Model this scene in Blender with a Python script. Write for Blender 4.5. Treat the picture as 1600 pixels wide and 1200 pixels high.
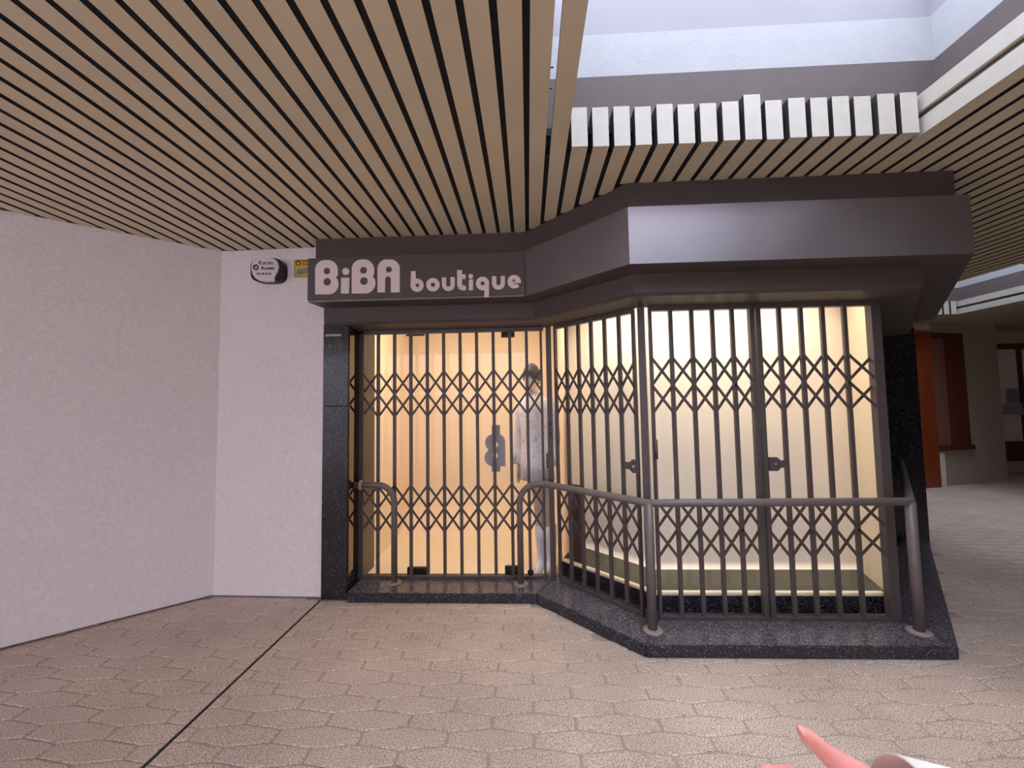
import bpy, bmesh, math, random
from mathutils import Vector, Matrix
random.seed(7)
for o in list(bpy.data.objects):
    bpy.data.objects.remove(o)
scene = bpy.context.scene
COL = scene.collection

# ------------------------------------------------------------------ camera
EYE = Vector((0, 0, 1.5))
FPX = 605.0
ROT = Matrix(((0.9990, 0.0185, 0.0403), (0.0412, -0.0544, -0.9977), (-0.0163, 0.9983, -0.0551)))
cam_data = bpy.data.cameras.new('camera')
cam_data.sensor_width = 36.0
cam_data.lens = FPX / 1600.0 * 36.0
cam_data.clip_start = 0.02
cam = bpy.data.objects.new('camera', cam_data)
COL.objects.link(cam)
_vy = Vector((25, -33, -605)).normalized()
_h2 = Vector((213 - 800, -((633 + 0.0163 * 612) - 600), -605)).normalized()
_up = _vy.cross(_h2).normalized()
if _up.y < 0: _up = -_up
_vx = _vy.cross(_up).normalized()
ROT = Matrix((_vx, _vy, _up))
cam.matrix_world = Matrix.Translation(EYE) @ ROT.to_4x4()
scene.camera = cam

# ------------------------------------------------------------------ sky, light, exposure
world = bpy.data.worlds.new('world'); scene.world = world
world.use_nodes = True
bg = world.node_tree.nodes['Background']
bg.inputs['Color'].default_value = (0.80, 0.87, 1.0, 1)
bg.inputs['Strength'].default_value = 2.7
scene.view_settings.view_transform = 'Standard'
scene.view_settings.look = 'None'
scene.view_settings.gamma = 1.0
scene.view_settings.use_curve_mapping = False
scene.view_settings.exposure = 1.43

def area(name, loc, target, sx, sy, power, color, spread=180):
    d = bpy.data.lights.new(name, 'AREA'); d.shape = 'RECTANGLE'
    d.spread = math.radians(spread); d.size = sx; d.size_y = sy; d.energy = power; d.color = color
    o = bpy.data.objects.new(name, d); COL.objects.link(o)
    o.location = loc
    o.rotation_euler = (Vector(target) - Vector(loc)).to_track_quat('-Z', 'Y').to_euler()
    return o
WARM = (1.0, 0.79, 0.54)
CREAM = (1.0, 0.86, 0.68)
# the shop's own lamps, on its ceiling behind the lintel
area('shop_ceiling_lamp', (-0.55, 3.56, 2.60), (-0.50, 3.75, 0.0), 1.0, 0.2, 11, WARM)
area('display_lamp_front', (1.55, 2.86, 2.50), (1.55, 3.2, 0.75), 1.5, 0.10, 7, CREAM, 125)
area('display_lamp_angled', (0.62, 3.14, 2.50), (0.80, 3.32, 0.75), 0.55, 0.10, 2.5, CREAM, 125)

# ------------------------------------------------------------------ helpers
def lin(c):
    f = lambda v: v / 12.92 if v <= 0.04045 else ((v + 0.055) / 1.055) ** 2.4
    return tuple(f(v / 255.0) for v in c) + (1.0,)

def link(o, parent=None):
    COL.objects.link(o)
    if parent is not None:
        o.parent = parent
    return o

def tag(o, label=None, cat=None, group=None, kind=None):
    if label: o['label'] = label
    if cat: o['category'] = cat
    if group: o['group'] = group
    if kind: o['kind'] = kind
    return o

def thing(name, loc=(0, 0, 0), rz=0.0):
    o = bpy.data.objects.new(name, None)
    o.empty_display_size = 0.1
    o.location = loc; o.rotation_euler = (0, 0, rz)
    return link(o)

def mesh_obj(name, verts, faces, mat, parent=None, smooth=False):
    me = bpy.data.meshes.new(name)
    me.from_pydata([tuple(v) for v in verts], [], faces)
    bm = bmesh.new(); bm.from_mesh(me)
    bmesh.ops.recalc_face_normals(bm, faces=bm.faces)
    bm.to_mesh(me); bm.free()
    if smooth:
        for p in me.polygons: p.use_smooth = True
    me.materials.append(mat)
    o = bpy.data.objects.new(name, me)
    return link(o, parent)

def inst(name, me, parent=None, loc=(0, 0, 0), rot=(0, 0, 0), scale=(1, 1, 1)):
    o = bpy.data.objects.new(name, me)
    o.location = loc; o.rotation_euler = rot; o.scale = scale
    return link(o, parent)

def bm_mesh(name, bm, mat, smooth=False):
    me = bpy.data.meshes.new(name)
    bmesh.ops.recalc_face_normals(bm, faces=bm.faces)
    bm.to_mesh(me); bm.free()
    if smooth:
        for p in me.polygons: p.use_smooth = True
    me.materials.append(mat)
    return me

def box_mesh(name, x0, x1, y0, y1, z0, z1, mat, bevel=0.0):
    bm = bmesh.new()
    bmesh.ops.create_cube(bm, size=1)
    for v in bm.verts:
        v.co = Vector((x0 + (v.co.x + .5) * (x1 - x0), y0 + (v.co.y + .5) * (y1 - y0), z0 + (v.co.z + .5) * (z1 - z0)))
    if bevel:
        bmesh.ops.bevel(bm, geom=bm.edges[:], offset=bevel, segments=2, affect='EDGES', profile=0.7)
    return bm_mesh(name, bm, mat)

def box(name, x0, x1, y0, y1, z0, z1, mat, parent=None, bevel=0.0):
    return link(bpy.data.objects.new(name, box_mesh(name, x0, x1, y0, y1, z0, z1, mat, bevel)), parent)

def prism(name, poly, z0, z1, mat, parent=None, bevel=0.0):
    bm = bmesh.new()
    vs = [bm.verts.new((p[0], p[1], z0)) for p in poly]
    f = bm.faces.new(vs)
    r = bmesh.ops.extrude_face_region(bm, geom=[f])
    for g in r['geom']:
        if isinstance(g, bmesh.types.BMVert): g.co.z = z1
    bmesh.ops.recalc_face_normals(bm, faces=bm.faces)
    if bevel:
        bmesh.ops.bevel(bm, geom=bm.edges[:], offset=bevel, segments=2, affect='EDGES')
    return link(bpy.data.objects.new(name, bm_mesh(name, bm, mat)), parent)

def wall_slab(name, a, b, z0, z1, t, mat, parent=None):
    """vertical slab whose front face runs a->b; thickness t to the left of a->b"""
    a = Vector(a); b = Vector(b); d = (b - a).normalized(); n = Vector((-d.y, d.x)) * t
    return prism(name, [a, b, b + n, a + n], z0, z1, mat, parent)

def tube(name, pts, r, mat, parent=None, n=16, caps=True):
    pts = [Vector(p) for p in pts]
    verts = []; faces = []
    tang = []
    for i in range(len(pts)):
        if i == 0: t = pts[1] - pts[0]
        elif i == len(pts) - 1: t = pts[-1] - pts[-2]
        else: t = (pts[i] - pts[i - 1]).normalized() + (pts[i + 1] - pts[i]).normalized()
        tang.append(t.normalized())
    ref = Vector((0, 0, 1)) if abs(tang[0].z) < 0.9 else Vector((1, 0, 0))
    u = tang[0].cross(ref).normalized()
    for i, p in enumerate(pts):
        t = tang[i]
        u = (u - t * u.dot(t)).normalized()
        w = t.cross(u)
        rr = r[i] if isinstance(r, (list, tuple)) else r
        # mitre stretch
        st = 1.0
        if 0 < i < len(pts) - 1:
            c = (pts[i] - pts[i - 1]).normalized().dot(t)
            st = 1.0 / max(c, 0.5)
            bend = (pts[i + 1] - pts[i]).normalized() - (pts[i] - pts[i - 1]).normalized()
            bdir = bend.normalized() if bend.length > 1e-6 else None
        else: bdir = None
        for k in range(n):
            a = 2 * math.pi * k / n
            off = u * math.cos(a) * rr + w * math.sin(a) * rr
            if bdir is not None:
                off += bdir * off.dot(bdir) * (st - 1)
            verts.append(p + off)
    for i in range(len(pts) - 1):
        for k in range(n):
            k2 = (k + 1) % n
            faces.append((i * n + k, i * n + k2, (i + 1) * n + k2, (i + 1) * n + k))
    if caps:
        faces.append(tuple(range(n))); faces.append(tuple((len(pts) - 1) * n + k for k in range(n)))
    o = mesh_obj(name, verts, faces, mat, parent)
    for p in o.data.polygons: p.use_smooth = len(p.vertices) == 4
    return o

def arc(p0, corner, p1, n=8):
    """quadratic-ish circular fillet from p0 to p1 around corner"""
    p0, c, p1 = Vector(p0), Vector(corner), Vector(p1)
    out = []
    for i in range(n + 1):
        a = math.pi / 2 * i / n
        # ellipse arc
        out.append(c + (p0 - c) * (1 - math.sin(a)) + (p1 - c) * (1 - math.cos(a)))
    return out

def evaluated_mesh(o):
    dg = bpy.context.evaluated_depsgraph_get()
    return bpy.data.meshes.new_from_object(o.evaluated_get(dg))

def filled(name, loops, mat, parent=None, depth=0.004, to3d=None):
    """flat lettering: loops of 2-d points (outer and holes) filled, given thickness, mapped by to3d(u, v, w)"""
    cu = bpy.data.curves.new(name, 'CURVE'); cu.dimensions = '2D'; cu.fill_mode = 'BOTH'; cu.extrude = depth / 2
    for lp in loops:
        s = cu.splines.new('POLY'); s.points.add(len(lp) - 1); s.use_cyclic_u = True
        for i, p in enumerate(lp): s.points[i].co = (p[0], p[1], 0, 1)
    tmp = bpy.data.objects.new('tmp', cu); COL.objects.link(tmp)
    me = evaluated_mesh(tmp)
    bpy.data.objects.remove(tmp); bpy.data.curves.remove(cu)
    me.name = name
    if to3d:
        for v in me.vertices: v.co = to3d(v.co.x, v.co.y, v.co.z + depth / 2)
    me.materials.clear(); me.materials.append(mat)
    return link(bpy.data.objects.new(name, me), parent)

def lettering(name, text, size, mat, parent, to3d, depth=0.002, u=0, v=0, bold=0.0, align='LEFT', sx=1.0):
    cu = bpy.data.curves.new(name, 'FONT'); cu.body = text; cu.size = size; cu.extrude = depth / 2
    cu.align_x = align; cu.offset = bold
    tmp = bpy.data.objects.new('tmp', cu); COL.objects.link(tmp)
    me = evaluated_mesh(tmp)
    bpy.data.objects.remove(tmp); bpy.data.curves.remove(cu)
    me.name = name
    for p in me.vertices: p.co = to3d(u + p.co.x * sx, v + p.co.y, p.co.z + depth / 2)
    me.materials.clear(); me.materials.append(mat)
    return link(bpy.data.objects.new(name, me), parent)

def pxray(px, py):
    return (ROT @ Vector((px - 800, 600 - py, -FPX))).normalized()
def at_y(px, py, y):
    d = pxray(px, py); return EYE + d * (y / d.y)
def to_px(p):
    c = ROT.transposed() @ (Vector(p) - EYE)
    return (800 + FPX * c.x / -c.z, 600 - FPX * c.y / -c.z) if c.z < -0.01 else None

# ------------------------------------------------------------------ materials
def new_mat(name):
    m = bpy.data.materials.new(name); m.use_nodes = True
    return m, m.node_tree.nodes, m.node_tree.links, m.node_tree.nodes['Principled BSDF']

def plain(name, col, rough=0.6, metal=0.0, spec=0.5, noise=0.0, nscale=8.0, bump=0.0, bscale=60.0, detail=4.0):
    m, N, L, b = new_mat(name)
    c = lin(col)
    b.inputs['Base Color'].default_value = c
    b.inputs['Roughness'].default_value = rough
    b.inputs['Metallic'].default_value = metal
    b.inputs['Specular IOR Level'].default_value = spec
    if noise or bump:
        geo = N.new('ShaderNodeNewGeometry')
    if noise:
        t = N.new('ShaderNodeTexNoise'); t.inputs['Scale'].default_value = nscale; t.inputs['Detail'].default_value = detail
        L.new(geo.outputs['Position'], t.inputs['Vector'])
        r = N.new('ShaderNodeMapRange'); r.inputs['From Min'].default_value = 0.3; r.inputs['From Max'].default_value = 0.7
        r.inputs['To Min'].default_value = 1 - noise; r.inputs['To Max'].default_value = 1 + noise
        L.new(t.outputs['Fac'], r.inputs['Value'])
        mx = N.new('ShaderNodeVectorMath'); mx.operation = 'SCALE'; mx.inputs[0].default_value = c[:3]
        L.new(r.outputs['Result'], mx.inputs['Scale'])
        L.new(mx.outputs['Vector'], b.inputs['Base Color'])
    if bump:
        t2 = N.new('ShaderNodeTexNoise'); t2.inputs['Scale'].default_value = bscale; t2.inputs['Detail'].default_value = 5
        L.new(geo.outputs['Position'], t2.inputs['Vector'])
        bp = N.new('ShaderNodeBump'); bp.inputs['Strength'].default_value = bump; bp.inputs['Distance'].default_value = 0.004
        L.new(t2.outputs['Fac'], bp.inputs['Height']); L.new(bp.outputs['Normal'], b.inputs['Normal'])
    return m

def granite_mat(name, rough, dark, light, fleck, cut):
    m, N, L, b = new_mat(name)
    geo = N.new('ShaderNodeNewGeometry')
    n1 = N.new('ShaderNodeTexNoise'); n1.inputs['Scale'].default_value = 90; n1.inputs['Detail'].default_value = 3
    v = N.new('ShaderNodeTexVoronoi'); v.inputs['Scale'].default_value = 120
    L.new(geo.outputs['Position'], n1.inputs['Vector']); L.new(geo.outputs['Position'], v.inputs['Vector'])
    r1 = N.new('ShaderNodeValToRGB')
    r1.color_ramp.elements[0].position = 0.38; r1.color_ramp.elements[0].color = lin(dark)
    r1.color_ramp.elements[1].position = 0.72; r1.color_ramp.elements[1].color = lin(light)
    L.new(n1.outputs['Fac'], r1.inputs['Fac'])
    # sparse pale flecks: only some cells, only their centres
    sep = N.new('ShaderNodeSeparateColor'); L.new(v.outputs['Color'], sep.inputs['Color'])
    g = N.new('ShaderNodeMath'); g.operation = 'GREATER_THAN'; g.inputs[1].default_value = cut
    L.new(sep.outputs['Red'], g.inputs[0])
    d = N.new('ShaderNodeMath'); d.operation = 'LESS_THAN'; d.inputs[1].default_value = 0.32
    L.new(v.outputs['Distance'], d.inputs[0])
    mu = N.new('ShaderNodeMath'); mu.operation = 'MULTIPLY'
    L.new(g.outputs[0], mu.inputs[0]); L.new(d.outputs[0], mu.inputs[1])
    mx = N.new('ShaderNodeMix'); mx.data_type = 'RGBA'
    L.new(mu.outputs[0], mx.inputs['Factor']); L.new(r1.outputs['Color'], mx.inputs[6])
    mx.inputs[7].default_value = lin(fleck)
    L.new(mx.outputs[2], b.inputs['Base Color'])
    b.inputs['Roughness'].default_value = rough
    return m

def terrazzo_mat(name, dark, light):
    m, N, L, b = new_mat(name)
    geo = N.new('ShaderNodeNewGeometry')
    n1 = N.new('ShaderNodeTexNoise'); n1.inputs['Scale'].default_value = 190; n1.inputs['Detail'].default_value = 2
    n2 = N.new('ShaderNodeTexNoise'); n2.inputs['Scale'].default_value = 1.6; n2.inputs['Detail'].default_value = 4
    for n in (n1, n2): L.new(geo.outputs['Position'], n.inputs['Vector'])
    r1 = N.new('ShaderNodeValToRGB')
    r1.color_ramp.elements[0].position = 0.36; r1.color_ramp.elements[0].color = lin(dark)
    r1.color_ramp.elements[1].position = 0.58; r1.color_ramp.elements[1].color = lin(light)
    L.new(n1.outputs['Fac'], r1.inputs['Fac'])
    mr = N.new('ShaderNodeMapRange'); mr.inputs['From Min'].default_value = .3; mr.inputs['From Max'].default_value = .7
    mr.inputs['To Min'].default_value = .84; mr.inputs['To Max'].default_value = 1.12
    L.new(n2.outputs['Fac'], mr.inputs['Value'])
    sc = N.new('ShaderNodeVectorMath'); sc.operation = 'SCALE'
    L.new(r1.outputs['Color'], sc.inputs[0]); L.new(mr.outputs['Result'], sc.inputs['Scale'])
    L.new(sc.outputs['Vector'], b.inputs['Base Color'])
    b.inputs['Roughness'].default_value = 0.62
    bp = N.new('ShaderNodeBump'); bp.inputs['Strength'].default_value = 0.35; bp.inputs['Distance'].default_value = 0.003
    L.new(n1.outputs['Fac'], bp.inputs['Height']); L.new(bp.outputs['Normal'], b.inputs['Normal'])
    return m

def glass_mat(name, tint=(1, 1, 1)):
    m = bpy.data.materials.new(name); m.use_nodes = True
    N = m.node_tree.nodes; L = m.node_tree.links; N.clear()
    out = N.new('ShaderNodeOutputMaterial'); mix = N.new('ShaderNodeMixShader')
    tr = N.new('ShaderNodeBsdfTransparent'); tr.inputs['Color'].default_value = (*tint, 1)
    gl = N.new('ShaderNodeBsdfGlossy'); gl.inputs['Roughness'].default_value = 0.02
    fr = N.new('ShaderNodeFresnel'); fr.inputs['IOR'].default_value = 1.45
    geo = N.new('ShaderNodeNewGeometry'); mr = N.new('ShaderNodeMapRange')     # same reflectance on both faces of the pane
    mr.inputs['To Min'].default_value = 1.45; mr.inputs['To Max'].default_value = 1 / 1.45
    L.new(geo.outputs['Backfacing'], mr.inputs['Value']); L.new(mr.outputs['Result'], fr.inputs['IOR'])
    L.new(fr.outputs['Fac'], mix.inputs['Fac']); L.new(tr.outputs[0], mix.inputs[1]); L.new(gl.outputs[0], mix.inputs[2])
    L.new(mix.outputs[0], out.inputs['Surface'])
    return m

def floral_mat(name):
    m, N, L, b = new_mat(name)
    geo = N.new('ShaderNodeNewGeometry')
    n = N.new('ShaderNodeTexNoise'); n.inputs['Scale'].default_value = 26; n.inputs['Detail'].default_value = 3; n.inputs['Distortion'].default_value = 2.0
    L.new(geo.outputs['Position'], n.inputs['Vector'])
    r = N.new('ShaderNodeValToRGB')
    e = r.color_ramp.elements
    e[0].position = 0.34; e[0].color = lin((172, 164, 176))
    e[1].position = 0.46; e[1].color = lin((226, 222, 232))
    k = e.new(0.60); k.color = lin((226, 222, 232))
    k = e.new(0.68); k.color = lin((216, 188, 182))
    L.new(n.outputs['Fac'], r.inputs['Fac']); L.new(r.outputs['Color'], b.inputs['Base Color'])
    b.inputs['Roughness'].default_value = 0.8
    return m

M = {}
M['slat'] = plain('cream_slat_paint', (212, 198, 169), 0.55, noise=0.05, nscale=3, bump=0.12, bscale=90)
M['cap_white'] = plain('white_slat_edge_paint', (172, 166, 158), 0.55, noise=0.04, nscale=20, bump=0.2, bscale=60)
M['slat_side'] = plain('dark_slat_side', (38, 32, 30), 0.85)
M['black'] = plain('plenum_black', (14, 13, 13), 0.9)
M['curb'] = plain('grey_mauve_curb_paint', (84, 73, 73), 0.8, noise=0.06, nscale=9)
M['well'] = plain('white_well_plaster', (152, 153, 158), 0.85, noise=0.03, nscale=12, bump=0.5, bscale=40)
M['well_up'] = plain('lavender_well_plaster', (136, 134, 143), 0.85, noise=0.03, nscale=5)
M['wall'] = plain('white_roughcast', (238, 229, 231), 0.9, noise=0.05, nscale=38, bump=1.0, bscale=95, detail=6)
M['fascia'] = plain('grey_fascia_paint', (140, 134, 140), 0.36, metal=0.75, noise=0.05, nscale=4, bump=0.1, bscale=40)
M['fascia_dark'] = plain('dark_grey_fascia_paint', (78, 68, 66), 0.55, noise=0.05, nscale=4)
M['sign'] = plain('sign_panel_grey', (92, 82, 82), 0.5, metal=0.3)
M['letter'] = plain('letter_pinkish_white', (236, 220, 218), 0.5)
M['granite'] = granite_mat('dark_granite_polished', 0.18, (16, 17, 23), (62, 61, 70), (140, 140, 148), 0.92)
M['granite_top'] = granite_mat('dark_granite_worn_sheen', 0.2, (58, 56, 64), (122, 117, 126), (200, 196, 200), 0.90)  # paler base colour holds dust and wear plus painted sheen
M['granite_edge'] = granite_mat('dark_granite_edge', 0.3, (16, 17, 23), (70, 71, 82), (180, 180, 188), 0.86)
M['gate'] = plain('gate_brown_paint', (78, 68, 67), 0.42, metal=0.0, spec=0.5, noise=0.10, nscale=30)
M['rail'] = plain('rail_grey_brown_paint', (106, 95, 94), 0.38, noise=0.08, nscale=25)
M['flange'] = plain('worn_flange', (150, 135, 128), 0.6, noise=0.15, nscale=60)
M['dark_metal'] = plain('dark_bronze_metal', (52, 42, 36), 0.4, metal=0.3)
M['bolt'] = plain('bright_steel', (200, 196, 196), 0.3, metal=0.9)
M['paver'] = terrazzo_mat('exposed_aggregate_paver', (142, 122, 111), (228, 207, 191))
M['grout'] = plain('paver_joint', (172, 154, 143), 0.9, noise=0.12, nscale=30)
M['joint'] = plain('expansion_joint', (46, 38, 36), 0.9)
M['glass'] = glass_mat('window_glass')
M['cream'] = plain('display_cream_panel', (240, 230, 218), 0.9)
M['cream2'] = plain('display_side_panel', (222, 208, 184), 0.9)
M['displayfloor'] = plain('display_grey_green_floor', (76, 74, 66), 0.8)
M['peach'] = plain('shop_peach_wall', (244, 226, 204), 0.9)
M['shopfloor'] = plain('shop_pale_floor', (240, 224, 200), 0.5)
M['acrylic'] = plain('grey_frosted_acrylic', (150, 142, 148), 0.35)
M['mann'] = plain('mannequin_skin', (214, 196, 190), 0.5)
M['dress'] = floral_mat('floral_cloth')
M['boot'] = plain('white_boot', (226, 226, 238), 0.45)
M['cap'] = plain('grey_felt_cap', (84, 80, 88), 0.9)
M['reveal'] = plain('dark_polished_reveal', (120, 110, 96), 0.06, metal=1.0)
M['brownboard'] = plain('dark_brown_board', (64, 48, 38), 0.5, noise=0.2, nscale=12)
M['alarm_dark'] = plain('alarm_navy_plastic', (24, 22, 34), 0.35)
M['alarm_white'] = plain('alarm_white_plastic', (228, 218, 222), 0.4)
M['ink'] = plain('ink_dark_blue', (40, 36, 84), 0.6)
M['ink_black'] = plain('ink_black', (24, 20, 18), 0.6)
M['sticker'] = plain('sticker_yellow', (226, 178, 40), 0.5)
M['sticker_grey'] = plain('sticker_grey_print', (128, 132, 142), 0.6, noise=0.4, nscale=160)
M['orange_wood'] = plain('varnished_orange_wood', (128, 56, 24), 0.35, noise=0.15, nscale=7)
M['brown_wood'] = plain('dark_red_brown_wood', (92, 40, 24), 0.4, noise=0.15, nscale=9)
M['pane_dark'] = plain('pinkish_dark_pane', (134, 92, 84), 0.12)
M['tilewall'] = plain('grey_tiled_wall', (166, 152, 140), 0.7, noise=0.05, nscale=20)
M['beige'] = plain('beige_render', (196, 176, 150), 0.9, noise=0.05, nscale=6)
M['farwhite'] = plain('pale_blind', (226, 218, 204), 0.8)
M['skin'] = plain('pink_skin', (242, 158, 150), 0.5, noise=0.05, nscale=60)
M['skin'].node_tree.nodes['Principled BSDF'].inputs['Subsurface Weight'].default_value = 0.15
M['skin'].node_tree.nodes['Principled BSDF'].inputs['Subsurface Radius'].default_value = (0.01, 0.004, 0.002)
M['nail'] = plain('nail', (236, 176, 168), 0.3)
M['cuff'] = plain('white_cloth', (236, 228, 222), 0.85)
M['residue'] = plain('adhesive_residue', (92, 84, 84), 0.7)
M['dirt'] = plain('wall_foot_dirt', (120, 104, 96), 0.95, noise=0.4, nscale=25)
M['smear'] = plain('pale_paint_smear', (170, 166, 168), 0.7)

# ------------------------------------------------------------------ key plan lines
ZC = 2.84                       # underside of the slatted ceiling
DR = Vector((0.668, 0.744))     # direction of the shop's right side
BAND = [Vector(p) for p in ((-1.685, 2.89), (-0.013, 2.89), (0.615, 2.27), (2.56, 2.27), (4.265, 4.188))]
TOPB = [Vector(p) for p in ((-1.655, 2.935), (0.006, 2.935), (0.632, 2.315), (2.53, 2.315), (4.19, 4.2))]
LIP = [Vector(p) for p in ((-1.645, 3.05), (0.055, 3.05), (0.683, 2.435), (2.44, 2.435), (4.07, 4.25))]
GATEL = [Vector(p) for p in ((-1.645, 3.29), (0.155, 3.29), (0.775, 2.675), (2.36, 2.675), (3.72, 4.2))]

# ------------------------------------------------------------------ floor
PW, PS, PR = 0.395, 0.066, 0.0325      # paver width, side, rise of the pointed edge
ROWP = PS + PR
JX = -1.655                             # expansion joint running towards the wall
floor = box('floor', -14, 14, -7.5, 13, -0.16, -0.0052, M['grout'])
tag(floor, 'beige exposed aggregate floor of elongated hexagonal pavers', kind='structure')
box('expansion_joint', JX - 0.006, JX + 0.006, -3.0, 3.06, -0.0052, -0.0008, M['joint'], floor)

def hex_poly(cx, cy, gap):
    w = PW / 2 - gap; s = PS / 2 - gap * 0.25; r = PS / 2 + PR - gap
    return [Vector((cx - w, cy - s)), Vector((cx, cy - r)), Vector((cx + w, cy - s)),
            Vector((cx + w, cy + s)), Vector((cx, cy + r)), Vector((cx - w, cy + s))]
def clip_x(poly, x, keep_less):
    out = []
    for i, a in enumerate(poly):
        b = poly[(i + 1) % len(poly)]
        ia = (a.x <= x) == keep_less; ib = (b.x <= x) == keep_less
        if ia: out.append(a)
        if ia != ib:
            t = (x - a.x) / (b.x - a.x); out.append(a + (b - a) * t)
    return out
def inset(poly, d):
    c = sum(poly, Vector((0, 0))) / len(poly)
    return [p + (c - p).normalized() * d for p in poly]
def paver_geo(poly, z=0.0):
    n = len(poly); top = inset(poly, 0.008)
    v = [(p.x, p.y, -0.006) for p in poly] + [(p.x, p.y, z) for p in top]
    f = [tuple(range(n, 2 * n))] + [(i, (i + 1) % n, n + (i + 1) % n, n + i) for i in range(n)]
    return v, f

def inside_shop(x, y):
    if x < -1.66: return y > 3.15
    if y > 4.3 and x < 3.9: return True
    if x < 0.035: return y > 3.06
    if x < 0.668: return x + y > 3.13
    if x < 2.44: return y > 2.47
    return (y - 2.41) > (x - 2.40) * DR.y / DR.x + 0.05
def beyond_left_wall(x, y):
    return x < -2.45 and (y - 3.111) > (x + 2.567) * 0.860 + 0.12
near = []; rest = []
for r in range(int(-0.6 / ROWP), int(9.5 / ROWP)):
    cy = 2.02 + (r - 20) * ROWP
    ph = 0.0 if (r % 2 == 0) else PW / 2
    if cy < -0.6: continue
    for c in range(-20, 26):
        cx = c * PW + PW / 2 + ph
        if cx < -6 or cx > 9.5: continue
        if inside_shop(cx, cy) or beyond_left_wall(cx, cy): continue
        polys = [hex_poly(cx, cy, 0.0035)]
        if abs(cx - JX) < PW / 2 and cy < 3.1:
            p0 = polys[0]
            polys = [q for q in (clip_x(p0, JX - 0.006, True), clip_x(p0, JX + 0.006, False)) if len(q) > 2]
            polys = [q for q in polys if max(p.x for p in q) - min(p.x for p in q) > 0.03]
        p = to_px((cx, cy, 0))
        vis = p is not None and -60 < p[0] < 1660 and p[1] < 1250
        for q in polys:
            full = len(polys) == 1 and q[0].x == cx - (PW / 2 - 0.0035)
            (near if vis else rest).append((cx * cx * 0.4 + cy * cy, cx, cy, q, full))
near.sort(key=lambda t: t[0])
rest += near[300:]; near = near[:300]
v, f = paver_geo(hex_poly(0, 0, 0.0035))
hexo_me = bpy.data.meshes.new('paver'); hexo_me.from_pydata(v, [], f); hexo_me.materials.append(M['paver'])
for _, cx, cy, q, full in near:
    dz = random.uniform(-0.0012, 0.0)
    if full:
        inst('paver', hexo_me, floor, (cx, cy, dz))
    else:
        v, f = paver_geo(q); mesh_obj('paver', v, f, M['paver'], floor).location.z = dz
V = []; Fc = []
for _, cx, cy, q, full in rest:
    v, f = paver_geo(q); b = len(V); V += v; Fc += [tuple(i + b for i in t) for t in f]
tag(mesh_obj('paver_field', V, Fc, M['paver'], floor), kind='stuff')

# ------------------------------------------------------------------ walls
LW0 = Vector((-2.567, 3.111)); LWD = Vector((-0.758, -0.652)).normalized()
wl = wall_slab('wall_left', LW0 + LWD * 8.4, LW0, 0, ZC + 0.3, 0.2, M['wall'])
tag(wl, 'angled white roughcast wall on the left', kind='structure')
wb = wall_slab('wall_back', (-2.567, 3.111), (-1.655, 3.09), 0, ZC + 0.3, 0.2, M['wall'])
_ln = Vector((0.652, -0.758)).normalized()
wall_slab('foot_dirt', LW0 + LWD * 6 + _ln * 0.005, LW0 + _ln * 0.005, 0, 0.014, 0.005, M['dirt'], wl)
wall_slab('foot_dirt', (-2.567, 3.107), (-1.66, 3.086), 0, 0.010, 0.004, M['dirt'], wb)
tag(wb, 'short white roughcast wall between the corner and the granite pilaster', kind='structure')

tag(box('wall_light_block', -14, 14, -5.0, -4.8, 0, 7.5, M['wall']), 'unseen white wall added behind the viewer to cut the sky light', kind='structure')  # unseen wall, added to limit light coming from behind
tag(box('wall_light_block_right', 2.0, 12.6, -2.9, -2.7, 0, 2.84, M['beige']), 'unseen beige wall added behind the viewer to dim the right side', kind='structure')  # unseen wall, added to keep light off the right side
# ------------------------------------------------------------------ slatted ceiling and skylights
PITCH, G0, SW, SH = 0.1107, 0.018, 0.0832, 0.21
ceiling = bpy.data.objects.new('ceiling', None); link(ceiling)
tag(ceiling, 'cream slatted ceiling with black gaps and skylight openings', kind='structure')
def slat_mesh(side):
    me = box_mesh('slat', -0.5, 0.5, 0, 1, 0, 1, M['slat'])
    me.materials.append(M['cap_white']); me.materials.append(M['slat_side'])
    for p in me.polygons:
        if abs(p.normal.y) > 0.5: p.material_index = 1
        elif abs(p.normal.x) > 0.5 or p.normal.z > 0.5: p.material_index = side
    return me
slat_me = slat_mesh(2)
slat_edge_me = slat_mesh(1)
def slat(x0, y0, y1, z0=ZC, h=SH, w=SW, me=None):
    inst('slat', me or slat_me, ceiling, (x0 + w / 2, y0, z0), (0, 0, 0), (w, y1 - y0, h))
def y_limit(x):
    if x < -2.567: return 3.111 + (x + 2.567) * 0.860 + 0.0
    if x < -1.655: return 3.09
    if x < 0.006: return 2.945
    if x < 0.632: return 2.945 - (x - 0.006)
    if x < 2.53: return 2.325
    if x < 4.19: return 2.325 + (x - 2.53) * 1.885 / 1.66
    return 10.4
YB = -2.6
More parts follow.
